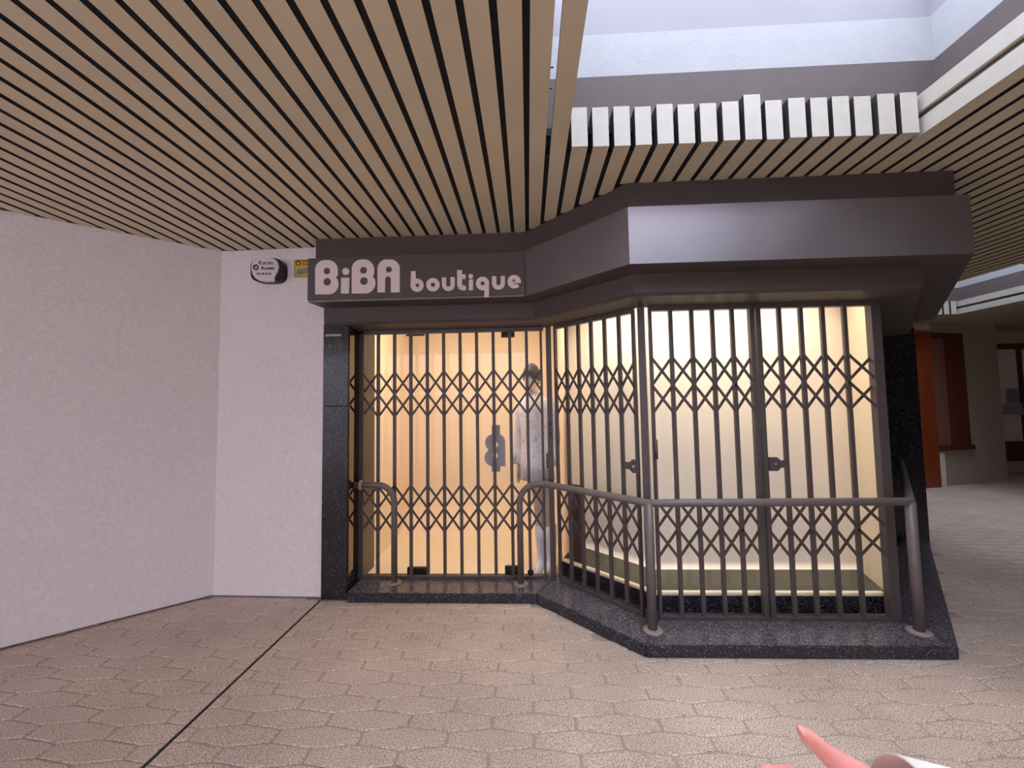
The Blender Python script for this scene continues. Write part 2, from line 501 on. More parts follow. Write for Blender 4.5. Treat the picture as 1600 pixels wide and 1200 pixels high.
for k in range(-40, 106):
    x0 = G0 + k * PITCH + (PITCH - SW) / 2
    j = random.uniform(-0.004, 0.004)
    ye = y_limit(x0 + SW / 2)
    if ye <= YB: continue
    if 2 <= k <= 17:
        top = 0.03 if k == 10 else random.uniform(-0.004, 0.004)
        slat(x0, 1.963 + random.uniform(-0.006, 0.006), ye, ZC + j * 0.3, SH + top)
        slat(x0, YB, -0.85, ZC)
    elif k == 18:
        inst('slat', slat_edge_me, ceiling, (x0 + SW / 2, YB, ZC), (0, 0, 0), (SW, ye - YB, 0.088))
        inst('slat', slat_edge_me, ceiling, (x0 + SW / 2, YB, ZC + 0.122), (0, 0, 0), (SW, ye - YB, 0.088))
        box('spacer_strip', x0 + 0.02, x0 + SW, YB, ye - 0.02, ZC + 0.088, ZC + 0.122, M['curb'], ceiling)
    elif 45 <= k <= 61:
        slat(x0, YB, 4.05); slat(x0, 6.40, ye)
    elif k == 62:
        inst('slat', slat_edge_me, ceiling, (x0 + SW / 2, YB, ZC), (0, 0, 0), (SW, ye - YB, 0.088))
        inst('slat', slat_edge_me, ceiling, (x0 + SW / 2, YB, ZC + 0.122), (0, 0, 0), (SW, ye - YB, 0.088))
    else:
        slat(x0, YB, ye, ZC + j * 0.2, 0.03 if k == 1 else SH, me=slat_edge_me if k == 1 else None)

def well(x0, x1, y0, y1, zc0, zc1, zm, zt, t=0.12):
    """skylight shaft: grey curb, white plaster above, upper plaster set back"""
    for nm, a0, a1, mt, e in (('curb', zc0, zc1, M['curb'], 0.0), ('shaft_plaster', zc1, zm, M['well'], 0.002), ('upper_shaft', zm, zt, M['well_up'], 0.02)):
        X0, X1, Y0, Y1 = x0 - e, x1 + e, y0 - e, y1 + e
        box(nm, X0 - t, X1 + t, Y1, Y1 + t, a0, a1, mt, ceiling)
        box(nm, X0 - t, X1 + t, Y0 - t, Y0, a0, a1, mt, ceiling)
        box(nm, X0 - t, X0, Y0, Y1, a0, a1, mt, ceiling)
        box(nm, X1, X1 + t, Y0, Y1, a0, a1, mt, ceiling)
well(0.075, 2.185, -0.9, 2.05, 3.0, 3.295, 3.54, 3.80)
well(4.95, 7.05, 4.0, 6.50, 3.0, 3.295, 3.54, 5.0)
# dark carrier rails and hanger rods seen in the gaps
box('carrier_rail', 0.10, 2.16, 2.012, 2.045, 2.945, 2.985, M['black'], ceiling)
tube('hanger_rod', [(0.112, 1.80, 3.03), (0.146, 1.80, 3.03)], 0.004, M['dark_metal'], ceiling, 8)
tube('hanger_rod', [(0.112, 1.70, 3.045), (0.146, 1.70, 3.045)], 0.004, M['dark_metal'], ceiling, 8)
# black slab above the slats, with the two shafts left open
def slab(x0, x1, y0, y1):
    box('ceiling_slab', x0, x1, y0, y1, 3.10, 3.26, M['black'], ceiling)
A = (0.075 - .12, 2.185 + .12, -0.9 - .12, 2.05 + .12); B = (4.95 - .12, 7.05 + .12, 4.0 - .12, 6.5 + .12)
slab(-9.5, A[0], -2.7, 11); slab(A[0], A[1], -2.7, A[2]); slab(A[0], A[1], A[3], 11)
slab(A[1], B[0], -2.7, 11); slab(B[0], B[1], -2.7, B[2]); slab(B[0], B[1], B[3], 11); slab(B[1], 12.6, -2.7, 11)
# black sheets added as shade in the slat gaps, clear of the shafts
def gap_shade(x0, x1, y0, y1):
    box('gap_shade_sheet', x0, x1, y0, y1, ZC + 0.004, ZC + 0.008, M['black'], ceiling)
gap_shade(-6, 0.065, -2.6, 3.3); gap_shade(0.065, 2.10, 2.03, 2.9); gap_shade(0.065, 2.10, -2.6, -0.95); gap_shade(2.12, 4.9, -2.6, 10.4)
gap_shade(4.9, 6.88, -2.6, 3.95); gap_shade(4.9, 6.88, 6.45, 10.4); gap_shade(6.97, 11.9, -2.6, 10.4)
box('edge_beam', -9.5, 12.6, -2.82, -2.62, 2.80, 3.3, M['fascia'], ceiling)

# ------------------------------------------------------------------ fascia above the shop front
levels = [(TOPB, ZC + 0.02), (TOPB, 2.672), (BAND, 2.668), (BAND, 2.322), (LIP, 2.315), (LIP, 2.195)]
lip2 = [LIP[0] + Vector((0, .02)), LIP[1] + Vector((.008, .02)), LIP[2] + Vector((.008, .02)), LIP[3] + Vector((-.01, .02)), LIP[4] + Vector((-.015, .014))]
levels += [(lip2, 2.178), (GATEL, 2.158), (GATEL, 2.30)]
back = [Vector(p) for p in ((-1.645, 3.42), (0.22, 3.42), (0.86, 2.80), (2.36, 2.80), (3.6, 4.3))]
levels += [(back, 2.30), (back, ZC + 0.02)]
V = []; Fc = []; n = 5
for pl, z in levels:
    V += [(p.x, p.y, z) for p in pl]
NL = len(levels)
for i in range(NL):
    i2 = (i + 1) % NL
    for k in range(n - 1):
        Fc.append((i * n + k, i * n + k + 1, i2 * n + k + 1, i2 * n + k))
Fc.append(tuple(i * n for i in range(NL))); Fc.append(tuple(i * n + n - 1 for i in range(NL)))
fascia = mesh_obj('trim_1', V, Fc, M['fascia'])
fascia.data.materials.append(M['fascia_dark'])
for i, p in enumerate(fascia.data.polygons):
    p.material_index = 0 if 8 <= i < 12 else 1
tag(fascia, 'stepped dark grey fascia running round the shop front', kind='structure')

# sign panel with the lettering
YS = 2.876
sign = thing('shop_sign', (-0.84, YS, 2.5))
tag(sign, 'grey sign panel reading BiBA boutique on the fascia over the door', 'sign')
pa, pb, pc, pd = at_y(489, 403, YS), at_y(487, 470, YS), at_y(819, 461, YS), at_y(818, 394, YS)
sp = box('sign_panel', -1.683, -0.016, YS, 2.892, 2.335, 2.662, M['sign'], None)
sp.parent = sign; sp.matrix_parent_inverse = Matrix.Translation(sign.location).inverted()
INV = Matrix.Translation(sign.location).inverted()
def sign3(u, v, w):     # zoomed picture pixels -> the sign's own plane
    p = at_y(480 + u / 4.0, 360 + v / 4.0, YS)
    return (p.x, YS - w, p.z)
def circ(cx, cy, r, n=28, a0=0, a1=360):
    full = abs(a1 - a0) >= 360
    return [(cx + r * math.cos(math.radians(a0 + (a1 - a0) * i / (n if full else n - 1))), cy + r * math.sin(math.radians(a0 + (a1 - a0) * i / (n if full else n - 1)))) for i in range(n)]
def letter(loops, nm='letter'):
    o = filled(nm, loops, M['letter'], None, 0.006, sign3)
    o.parent = sign; o.matrix_parent_inverse = INV
    return o
def big_B(x0, x1, y0, y1, dx):
    w = x1 - x0; h = y1 - y0; ym = y0 + h * 0.47
    r1 = h * 0.235; xr1 = x1 - dx
    pts = [(x0, y1), (x0, y0 + w * 0.42)]
    pts += [(x0 + w * 0.42 + w * 0.42 * math.cos(math.radians(a)), y0 + w * 0.42 + w * 0.42 * math.sin(math.radians(a))) for a in range(190, 271, 10)]
    ra = w * 0.42
    pts += [(xr1 - ra + ra * math.cos(math.radians(a)), y0 + ra + ra * math.sin(math.radians(a))) for a in range(275, 361, 10)]
    pts += [(xr1, ym - h * 0.04), (xr1 - w * 0.03, ym)]
    rb = h * 0.30
    pts += [(x1 - rb + rb * math.cos(math.radians(a)), y1 - rb + rb * math.sin(math.radians(a))) for a in range(-45, 91, 9)]
    cx = x0 + w * 0.50
    return [pts, circ(cx, y0 + h * 0.32, w * 0.142), circ(cx + 2, y0 + h * 0.635, w * 0.165)]
letter(big_B(52, 198, 187, 401, 4))
letter([[(214, 297), (265, 297), (263, 395), (213, 395)], circ(243, 258, 22)])
letter(big_B(280, 428, 183, 395, 8))
def big_A(x0, x1, y0, y1):
    w = x1 - x0; r = w * 0.42
    pts = [(x0, y1), (x0, y0 + r)]
    pts += [(x0 + r + r * math.cos(math.radians(a)), y0 + r + r * math.sin(math.radians(a))) for a in range(190, 271, 10)]
    pts += [(x1 - r + r * math.cos(math.radians(a)), y0 + r + r * math.sin(math.radians(a))) for a in range(275, 361, 10)]
    pts += [(x1, y1), (x1 - w * 0.40, y1), (x1 - w * 0.40, y0 + 118)]
    cx = x0 + w * 0.47; rr = w * 0.13
    pts += [(cx + rr * math.cos(math.radians(a)), y0 + 124 + rr * math.sin(math.radians(a))) for a in range(-10, -171, -16)]
    pts += [(x0 + w * 0.335, y0 + 118), (x0 + w * 0.335, y1)]
    return [pts, circ(x0 + w * 0.51, y0 + 63, w * 0.135)]
letter(big_A(441, 580, 183, 388))
# boutique, lower case, round heavy strokes
def bowl_stem_b():
    pts = [(650, 257), (678, 255), (680, 304)]
    pts += circ(688, 344, 41, 26, -95, 178)
    pts += [(648, 330)]
    return [pts, circ(690, 344, 12)]
letter(bowl_stem_b())
letter([circ(787, 341, 42), circ(787, 341, 14)])
def u_shape(x0, x1, y0, y1, s, rise=0):
    r = (x1 - x0) / 2; cx = (x0 + x1) / 2; cy = y1 - r
    pts = [(x0, y0 + rise)] + [(cx - r * math.cos(math.radians(a)), cy + r * math.sin(math.radians(a))) for a in range(0, 181, 12)] + [(x1, y0), (x1 - s, y0)]
    ri = r - s
    pts += [(cx + ri * math.cos(math.radians(a)), cy + ri * math.sin(math.radians(a))) for a in range(0, 181, 15)] + [(x0 + s, y0 + rise)]
    return [pts]
letter(u_shape(843, 923, 293, 380, 27, 2))
letter([[(937, 249), (967, 249), (968, 276), (990, 276), (990, 305), (968, 305), (969, 338), (976, 347), (992, 347), (992, 375), (968, 376), (948, 366), (938, 345)]])
letter([[(1012, 308), (1038, 308), (1037, 375), (1010, 375)], circ(1023, 288, 15)])
def q_shape():
    pts = circ(1097, 333, 42, 26, 50, 318)
    pts += [(1137, 318), (1136, 418), (1107, 418), (1108, 374)]
    return [pts, circ(1097, 332, 13)]
letter(q_shape())
letter(u_shape(1155, 1236, 286, 371, 27, 2))
def e_shape():
    cx, cy, R1, r1 = 1294, 322, 42, 15
    pts = circ(cx, cy, R1, 30, 40, 352)
    pts += [(cx + R1, cy + 8), (cx + 2, cy + 8)]
    pts += [(cx - 6, cy + 11), (cx + 4, cy + 16), (cx + 16, cy + 12)]
    return [pts, circ(cx - 3, cy - 8, 8)]
letter(e_shape())

# ------------------------------------------------------------------ granite plinth, pilaster, side walls
ZP = 0.075
PL = [Vector(p) for p in ((-1.425, 3.018), (0.035, 3.014), (0.668, 2.397), (2.44, 2.405))]
pr_end = Vector((3.99, 4.13))
plinth = thing('granite_plinth', (0.5, 3.0, 0))
tag(plinth, 'low dark speckled granite step running round the shop front', 'step')
INVP = Matrix.Translation(plinth.location).inverted()
def pp(o):
    o.parent = plinth; o.matrix_parent_inverse = INVP; return o
def top_worn_sheen(o):
    o.data.materials.append(M['granite_edge'])
    for p in o.data.polygons:
        if p.normal.z < 0.8: p.material_index = 1
    return o
GI = [Vector(p) for p in ((-1.425, 3.37), (0.25, 3.37), (0.90, 2.78), (2.40, 2.715), (3.70, 4.13))]
pp(top_worn_sheen(prism('step_slab', [PL[0], PL[1], GI[1], GI[0]], 0, ZP, M['granite_top'], None, 0.004)))
pp(top_worn_sheen(prism('step_slab', [PL[1] + Vector((.002, 0)), PL[2], GI[2], GI[1] + Vector((.002, 0))], 0, ZP, M['granite_top'], None, 0.004)))
pp(top_worn_sheen(prism('step_slab', [PL[2] + Vector((.002, 0)), PL[3], GI[3], GI[2] + Vector((.002, 0))], 0, ZP, M['granite_top'], None, 0.004)))
pp(top_worn_sheen(prism('step_slab', [PL[3] + Vector((.002, 0.001)), pr_end, GI[4], GI[3] + Vector((.002, 0.001))], 0, ZP, M['granite_top'], None, 0.004)))

pil = thing('wall_pilaster', (-1.55, 3.07, 0))
tag(pil, 'dark speckled granite pilaster left of the gated door', kind='structure')
INVQ = Matrix.Translation(pil.location).inverted()
def pq(o):
    o.parent = pil; o.matrix_parent_inverse = INVQ; return o
for z0, z1 in ((0, 0.745), (0.748, 1.515), (1.518, 2.19)):
    pq(box('granite_slab', -1.657, -1.452, 3.068, 3.62, z0, z1, M['granite'], None, 0.003))
pq(box('light_stop_core', -1.650, -1.460, 3.078, 3.61, 0.002, 2.18, M['black']))  # black filler added so no light shows through the slab joints
pq(box('reveal_panel', -1.4515, -1.444, 3.085, 3.33, ZP + 0.12, 2.14, M['reveal']))
# ghost marks of removed lettering and a pale smear
for (u0, u1, v0, v1) in ((513, 519.5, 538, 552), (521, 525, 540, 553), (527, 529.3, 539, 553), (533.5, 535.6, 541, 553), (529.3, 533.5, 539, 541), (537, 541.5, 551, 553), (540, 541.8, 541, 551)):
    a = at_y(u0, v0, 3.067); b = at_y(u1, v1, 3.067)
    pq(box('adhesive_mark', a.x, b.x, 3.0664, 3.068, b.z, a.z, M['residue']))
a = at_y(508, 522.5, 3.067); b = at_y(533, 525, 3.067)
pq(box('paint_smear', a.x, b.x, 3.0662, 3.068, b.z, a.z, M['smear'], None))

# right side of the bay and the granite wall behind it
side = wall_slab('wall_bay_side', (2.40, 2.72), (3.72, 4.20), 0, 2.20, 0.05, M['granite'])
tag(side, 'dark granite side of the display bay', kind='structure')
gw = thing('wall_granite', (3.9, 4.2, 0))
tag(gw, 'dark granite wall end beyond the right handrail', kind='structure')
for z0, z1 in ((0, 0.74), (0.743, 1.5), (1.503, 2.25)):
    o = box('granite_slab', 3.60, 4.068, 4.2, 4.45, z0, z1, M['granite'], None, 0.003)
    o.parent = gw; o.matrix_parent_inverse = Matrix.Translation(gw.location).inverted()
o = box('light_stop_core', 3.61, 4.058, 4.21, 4.44, 0.002, 2.24, M['black']); o.parent = gw; o.matrix_parent_inverse = Matrix.Translation(gw.location).inverted()  # black filler added behind these joints to block light
tag(box('wall_side_return', 3.60, 4.05, 4.45, 10.4, 0, ZC + 0.3, M['beige']), 'beige side wall of the shop facing the passage', kind='structure')

# ------------------------------------------------------------------ shop interior
ZI = 0.03
tag(box('floor_shop', -1.6, 0.36, 3.37, 4.9, -0.1, ZI, M['shopfloor']), 'pale floor just inside the glass door', kind='structure')
# back of the shop with a soft curve down to the floor
def sweep_wall(name, a, b, zf, zt, rad, mat, label):
    a = Vector(a); b = Vector(b); d = (b - a).normalized(); nrm = Vector((d.y, -d.x))   # nrm towards the viewer
    prof = [(rad * 1.0, zf)] + [(rad * (1 - math.sin(math.radians(t))), zf + rad * (1 - math.cos(math.radians(t)))) for t in range(10, 91, 10)] + [(0, zt)]
    V = []; Fc = []
    for off, z in prof:
        for p in (a, b):
            q = p + nrm * off; V.append((q.x, q.y, z))
    for i in range(len(prof) - 1):
        Fc.append((2 * i, 2 * i + 1, 2 * i + 3, 2 * i + 2))
    m = len(V)
    for p in (a, b):
        q = p - nrm * 0.04; V += [(q.x, q.y, zf), (q.x, q.y, zt)]
    Fc += [(m, m + 2, m + 3, m + 1)]
    o = mesh_obj(name, V, Fc, mat)
    for p in o.data.polygons: p.use_smooth = False
    tag(o, label, kind='structure'); return o
sweep_wall('wall_shop_back', (-1.6, 4.85), (0.40, 4.85), ZI, 2.75, 0.5, M['peach'], 'warmly lit peach back wall seen through the glass door')
tag(box('wall_shop_left', -1.60, -1.50, 3.40, 4.9, 0, 2.75, M['peach']), 'peach side wall inside the door', kind='structure')
tag(box('wall_partition', 0.335, 0.36, 3.36, 4.9, 0, 2.75, M['cream']), 'cream partition between door lobby and display bay', kind='structure')
tag(prism('ceiling_shop', [(-1.6, 3.35), (0.2, 3.35), (0.85, 2.72), (2.42, 2.72), (3.6, 4.1), (3.6, 4.9), (-1.6, 4.9)], 2.62, 2.70, M['cream']), 'cream ceiling inside the shop', kind='structure')

# display bay: floor, curved back panels, side panel
ZS = 0.195
GL = [Vector(p) for p in ((0.262, 3.345), (0.845, 2.765), (2.375, 2.765))]      # glass line
dback = [Vector(p) for p in ((0.60, 3.72), (1.02, 3.20), (2.545, 3.20))]
tag(prism('floor_display', [GL[0], GL[1], GL[2], (2.60, 3.3), (0.9, 3.5), (0.42, 3.75)], 0.14, ZS, M['displayfloor']), 'grey green base board of the display bay', kind='structure')
sweep_wall('wall_display_back', dback[1] + Vector((-0.05, 0)), dback[2] + Vector((0.05, 0)), ZS, 2.62, 0.04, M['cream'], 'cream back panel of the front display window')
sweep_wall('wall_display_angled', Vector((0.34, 3.84)), Vector((1.0, 3.18)), ZS, 2.62, 0.04, M['cream'], 'cream back panel of the angled display window')
tag(wall_slab('wall_display_side', (2.55, 3.25), (2.395, 2.775), ZS, 2.62, 0.02, M['cream2']), 'beige side panel of the display window', kind='structure')

def glazing(name, a, b, zr0, label):
    a = Vector(a); b = Vector(b); d = (b - a).normalized(); n = Vector((-d.y, d.x))
    root = thing(name, (a.x, a.y, 0), math.atan2(d.y, d.x)); Ln = (b - a).length
    tag(root, label, kind='structure')
    box('glass_pane', 0, Ln, 0.012, 0.020, ZS, 2.14, M['glass'], root)
    box('granite_riser', 0, Ln, -0.006, 0.05, zr0, ZS - 0.008, M['granite'], root)
    box('sill_strip', 0, Ln, -0.004, 0.045, ZS - 0.008, ZS + 0.004, M['cream2'], root)
    return root, Ln
w1, L1 = glazing('window_1', GL[0], GL[1], ZP, 'angled display window behind the middle gate')
w2, L2 = glazing('window_2', GL[1] + Vector((0.002, 0)), GL[2], ZP, 'wide front display window behind the double gate')
# brown board leaning in the corner of the angled display
bb = wall_slab('board', (0.335, 3.33), (0.42, 3.245), ZS + 0.005, 0.83, 0.02, M['brownboard'])
tag(bb, 'dark brown board standing low in the corner of the angled display window', 'board')

# glass door and sidelight
YD = 3.36
door = thing('door_1', (-0.94, YD, ZP))
tag(door, 'frameless glass shop door with bronze patch fittings and B shaped handle', kind='structure')
INVD = Matrix.Translation(door.location).inverted()
def pdn(o):
    o.parent = door; o.matrix_parent_inverse = INVD; return o
pdn(box('glass_pane', -1.035, 0.02, YD, YD + 0.01, ZP + 0.012, 2.12, M['glass']))
def px_box(name, u0, u1, v0, v1, y, t, mat, fn, bev=0.0):
    a = at_y(u0, v0, y); b = at_y(u1, v1, y)
    return fn(box(name, min(a.x, b.x), max(a.x, b.x), y - t, y + t, min(a.z, b.z), max(a.z, b.z), mat, None, bev))
for u0, u1, v0, v1 in ((635, 663, 505, 524.5), (783, 804, 505, 527), (637, 668, 886, 899), (789, 812, 884, 898)):
    px_box('patch_fitting', u0, u1, v0, v1, YD, 0.016, M['dark_metal'], pdn, 0.002)
def hand3(u, v, w):
    p = at_y(480 + u / 3.75, 640 + v / 3.75, YD - 0.03); return (p.x, YD - 0.03 - w, p.z)
pts = [(1162, 330), (1095, 330)] + [(1090 + 50 * math.cos(math.radians(a)), 280 + 50 * math.sin(math.radians(a))) for a in range(95, 236, 10)]
pts += [(1090 + 47 * math.cos(math.radians(a)), 192 + 48 * math.sin(math.radians(a))) for a in range(130, 271, 10)]
pts += [(1118 + 42 * math.cos(math.radians(a)), 188 + 44 * math.sin(math.radians(a))) for a in range(275, 361, 10)]
h = pdn(filled('handle', [pts, circ(1104, 205, 16), circ(1102, 268, 17)], M['acrylic'], None, 0.018, hand3))
h['label'] = 'grey frosted handle shaped like a reversed B'
for lp in ([(1082, 90), (1130, 90), (1130, 146), (1082, 150)], [(1082, 330), (1132, 330), (1132, 362), (1082, 362)]):
    o = pdn(filled('handle_plate', [lp], M['acrylic'], None, 0.014, hand3))
sl = thing('window_3', (-1.24, YD, ZP)); tag(sl, 'narrow glass sidelight left of the shop door', kind='structure')
o = box('glass_edge', -1.0415, -1.0365, YD, YD + 0.01, ZP + 0.02, 2.13, M['farwhite']); o.parent = sl; o.matrix_parent_inverse = Matrix.Translation(sl.location).inverted()
o = box('glass_pane', -1.445, -1.042, YD, YD + 0.01, ZP + 0.005, 2.13, M['glass']); o.parent = sl; o.matrix_parent_inverse = Matrix.Translation(sl.location).inverted()

# ------------------------------------------------------------------ folding scissor gates
bar_cache = {}
def u_bar_mesh(w, d, h, mat):
    key = (round(w, 4), round(d, 4), round(h, 4), mat.name)
    if key not in bar_cache:
        t = 0.004
        pl = [(-w / 2, -d / 2), (w / 2, -d / 2), (w / 2, d / 2), (w / 2 - t, d / 2), (w / 2 - t, -d / 2 + t), (-w / 2 + t, -d / 2 + t), (-w / 2 + t, d / 2), (-w / 2, d / 2)]
        o = prism('bar', pl, 0, h, mat); bar_cache[key] = o.data
        bpy.data.objects.remove(o)
    return bar_cache[key]
ZL = (1.806, 1.615, 1.425, 0.845, 0.653, 0.460)
ZG0, ZG1 = ZP + 0.03, 2.16
link_cache = {}
def link_mesh(dx, dz):
    key = (round(dx, 3), round(dz, 3))
    if key not in link_cache:
        L = math.hypot(dx, dz); w = 0.0185; t = 0.004
        bm = bmesh.new()
        pts = [(w / 2 * math.cos(math.radians(a)), w / 2 * math.sin(math.radians(a))) for a in (90, 135, 180, 225, 270)]
        pts = pts + [(L + w / 2 * math.cos(math.radians(a)), w / 2 * math.sin(math.radians(a))) for a in (-90, -45, 0, 45, 90)]
        ang = math.atan2(dz, dx); ca, sa = math.cos(ang), math.sin(ang)
        vs = [bm.verts.new((x * ca - y * sa, -t / 2, x * sa + y * ca)) for x, y in pts]
        fc = bm.faces.new(vs); r = bmesh.ops.extrude_face_region(bm, geom=[fc])
        for g in r['geom']:
            if isinstance(g, bmesh.types.BMVert): g.co.y = t / 2
        link_cache[key] = bm_mesh('lattice_link', bm, M['gate'])
    return link_cache[key]
pin_me = None
def gate(label, a, b, bars, stile0, stile1, skip_links=()):
    """a->b in plan; bars = distances of the channel bars from a; stiles = (width, depth) posts at the ends or None"""
    global pin_me
    a = Vector(a); b = Vector(b); d = (b - a).normalized(); Ln = (b - a).length
    root = thing('folding_gate', (a.x, a.y, ZP), math.atan2(d.y, d.x))
    tag(root, label, 'gate', 'brown folding security gates across the shop front')
    z0 = ZG0 - ZP; z1 = ZG1 - ZP
    pos = []
    for i, s in enumerate(bars):
        end = (i == 0 and stile0) or (i == len(bars) - 1 and stile1)
        if end:
            w, dp = end
            inst('stile', box_cache(w, dp, z1 - 0.0), root, (s, 0, 0.0))
        else:
            inst('bar', u_bar_mesh(0.0255, 0.02, z1 - z0, M['gate']), root, (s, 0, z0), (0, 0, 0))
        pos.append(s)
    if pin_me is None:
        bm = bmesh.new(); bmesh.ops.create_cone(bm, cap_ends=True, segments=8, radius1=0.007, radius2=0.006, depth=0.008)
        bmesh.ops.rotate(bm, verts=bm.verts, cent=(0, 0, 0), matrix=Matrix.Rotation(math.pi / 2, 3, 'X'))
        pin_me = bm_mesh('rivet', bm, M['gate'])
    for i in range(len(pos) - 1):
        s0, s1 = pos[i], pos[i + 1]; dx = s1 - s0
        if dx < 0.07: continue
        for zs in (ZL[:3], ZL[3:]):
            for r in range(2):
                zt, zb = zs[r] - ZP, zs[r + 1] - ZP
                inst('lattice_link', link_mesh(dx, zb - zt), root, (s0, -0.013, zt))
                inst('lattice_link', link_mesh(dx, zt - zb), root, (s0, 0.013, zb))
    box('bottom_track', 0, Ln, -0.016, 0.016, 0.0, 0.022, M['gate'], root, 0.002)
    box('top_track', 0, Ln, -0.02, 0.02, z1 - 0.03, z1, M['gate'], root)
    return root
bc = {}
def box_cache(w, d, h):
    key = (w, d, round(h, 3))
    if key not in bc: bc[key] = box_mesh('stile', -w / 2, w / 2, -d / 2, d / 2, 0.0, h, M['gate'], 0.003)
    return bc[key]

YG = 3.275
bars = [0.02] + [0.02 + 0.142 * k for k in range(1, 11)] + [1.562]
g1 = gate('brown folding lattice gate across the glass door, the leftmost and widest gate', (-1.444, YG), (0.14, YG), bars, (0.042, 0.04), (0.02, 0.035))
# lock post between door gate and angled gate
post = box('stile', 1.605, 1.648, -0.025, 0.025, 0.0, ZG1 - ZP, M['gate'], g1, 0.003)
box('lock_plate', 1.612, 1.636, -0.032, -0.024, 1.135, 1.32, M['gate'], g1, 0.001)
box('keyhole', 1.619, 1.629, -0.034, -0.030, 1.17, 1.20, M['black'], g1)
box('keyhole', 1.618, 1.630, -0.034, -0.030, 1.25, 1.275, M['black'], g1)
box('latch', 1.588, 1.604, -0.022, 0.01, 0.90, 1.02, M['gate'], g1, 0.002)
bm = bmesh.new(); bmesh.ops.create_uvsphere(bm, u_segments=16, v_segments=10, radius=0.026)
inst('bolt_knob', bm_mesh('bolt_knob', bm, M['black'], True), g1, (1.44, -0.035, 0.062))

ga, gb = Vector((0.235, 3.226)), Vector((0.748, 2.713))
Lg = (gb - ga).length
g2 = gate('brown folding lattice gate on the angled bay between door and front window', ga, gb, [0.004] + [0.1215 * k for k in range(1, 6)] + [Lg - 0.004], (0.018, 0.03), (0.018, 0.03))
def corner_post(px, py, w, rz, root, nm='stile'):
    inst(nm, box_cache(w, w, ZG1 - ZP), root, root.matrix_basis.inverted() @ Vector((px, py, ZP)), (0, 0, rz - root.rotation_euler.z))
corner_post(0.788, 2.672, 0.046, math.radians(-22.5), g2)
YF = 2.675
g3 = gate('brown folding lattice gate over the left half of the front window', (0.84, YF), (1.545, YF), [0.008, 0.147, 0.289, 0.428, 0.560, 0.686], (0.02, 0.03), (0.03, 0.036))
g4 = gate('brown folding lattice gate over the right half of the front window', (1.55, YF), (2.365, YF), [0.020, 0.163, 0.305, 0.448, 0.592, 0.780], (0.03, 0.036), (0.062, 0.05))

def lock_tab(root, s, z, flip, label=None):
    pts = [(0, -0.045), (0.05, -0.045), (0.068, -0.028), (0.068, 0.028), (0.05, 0.045), (0, 0.045)]
    V = []; 
    for y in (-0.030, -0.012):
        V += [(s + flip * p[0], y, z + p[1]) for p in pts]
    n = len(pts)
    Fc = [tuple(range(n)), tuple(range(n, 2 * n))] + [(i, (i + 1) % n, n + (i + 1) % n, n + i) for i in range(n)]
    t = mesh_obj('lock_tab', V, Fc, M['gate'], root)
    x0, x1 = s + flip * 0.066, s + flip * 0.104
    box('shank', min(x0, x1), max(x0, x1), -0.028, -0.012, z - 0.024, z + 0.024, M['gate'], t, 0.002)
    tube('bolt', [(s + flip * 0.038, -0.038, z), (s + flip * 0.038, -0.028, z)], 0.009, M['bolt'], t, 6)
lock_tab(g2, Lg + 0.02, 1.07 - ZP, -1)
lock_tab(g4, 0.036, 1.085 - ZP, 1)
tube('hinge_sleeve', [(0.013, -0.018, 1.05), (0.013, -0.018, 1.18)], 0.012, M['gate'], g3, 10)
box('hasp', 0.668, 0.676, -0.026, 0.0, 0.97, 1.06, M['gate'], g3, 0.001)

# ------------------------------------------------------------------ handrails
RR = 0.025; ZR = 0.862
def flange(root, p, axis, r=0.052, t=0.012):
    p = Vector(p); q = p + Vector(axis) * t
    return tube('flange', [p, p + Vector(axis) * t * 0.6, q], [r, r, r * 0.75], M['flange'], root, 24)
h1 = thing('handrail', (-1.113, 3.19, ZP))
tag(h1, 'short bent grey handrail stub fixed to the granite pilaster', 'handrail', 'tubular handrails on the granite step')
I1 = h1.matrix_basis.inverted()
def loc(I, pts): return [I @ Vector(p) for p in pts]
tube('rail', loc(I1, [(-1.444, 3.19, ZR), (-1.25, 3.19, ZR)] + arc((-1.25, 3.19, ZR), (-1.113, 3.19, ZR), (-1.113, 3.19, ZR - 0.15), 10)[1:] + [(-1.113, 3.19, ZP + 0.01)]), RR, M['rail'], h1)
flange(h1, I1 @ Vector((-1.113, 3.19, ZP)), (0, 0, 1), 0.06)
flange(h1, I1 @ Vector((-1.40, 3.19, ZR)), (1, 0, 0), 0.040, 0.02)

h2 = thing('handrail', (0.759, 2.54, ZP))
tag(h2, 'long grey tubular handrail running from the door round the display bay', 'handrail', 'tubular handrails on the granite step')
I2 = h2.matrix_basis.inverted()
XA = -0.082
pts = [(XA, 3.17, ZP + 0.01)] + arc((XA, 3.17, ZR - 0.15), (XA, 3.17, ZR), (XA + 0.15, 3.17, ZR), 10) + [(0.127, 3.17, ZR), (0.757, 2.545, ZR), (2.366, 2.548, ZR), (3.83, 4.19, ZR)]
tube('rail', loc(I2, pts), RR, M['rail'], h2)
for p in ((0.757, 2.545), (2.366, 2.548)):
    tube('post', loc(I2, [(p[0], p[1], ZP + 0.008), (p[0], p[1], ZR)]), RR + 0.003, M['rail'], h2)
    flange(h2, I2 @ Vector((p[0], p[1], ZP)), (0, 0, 1), 0.062)
flange(h2, I2 @ Vector((XA, 3.17, ZP)), (0, 0, 1), 0.06)

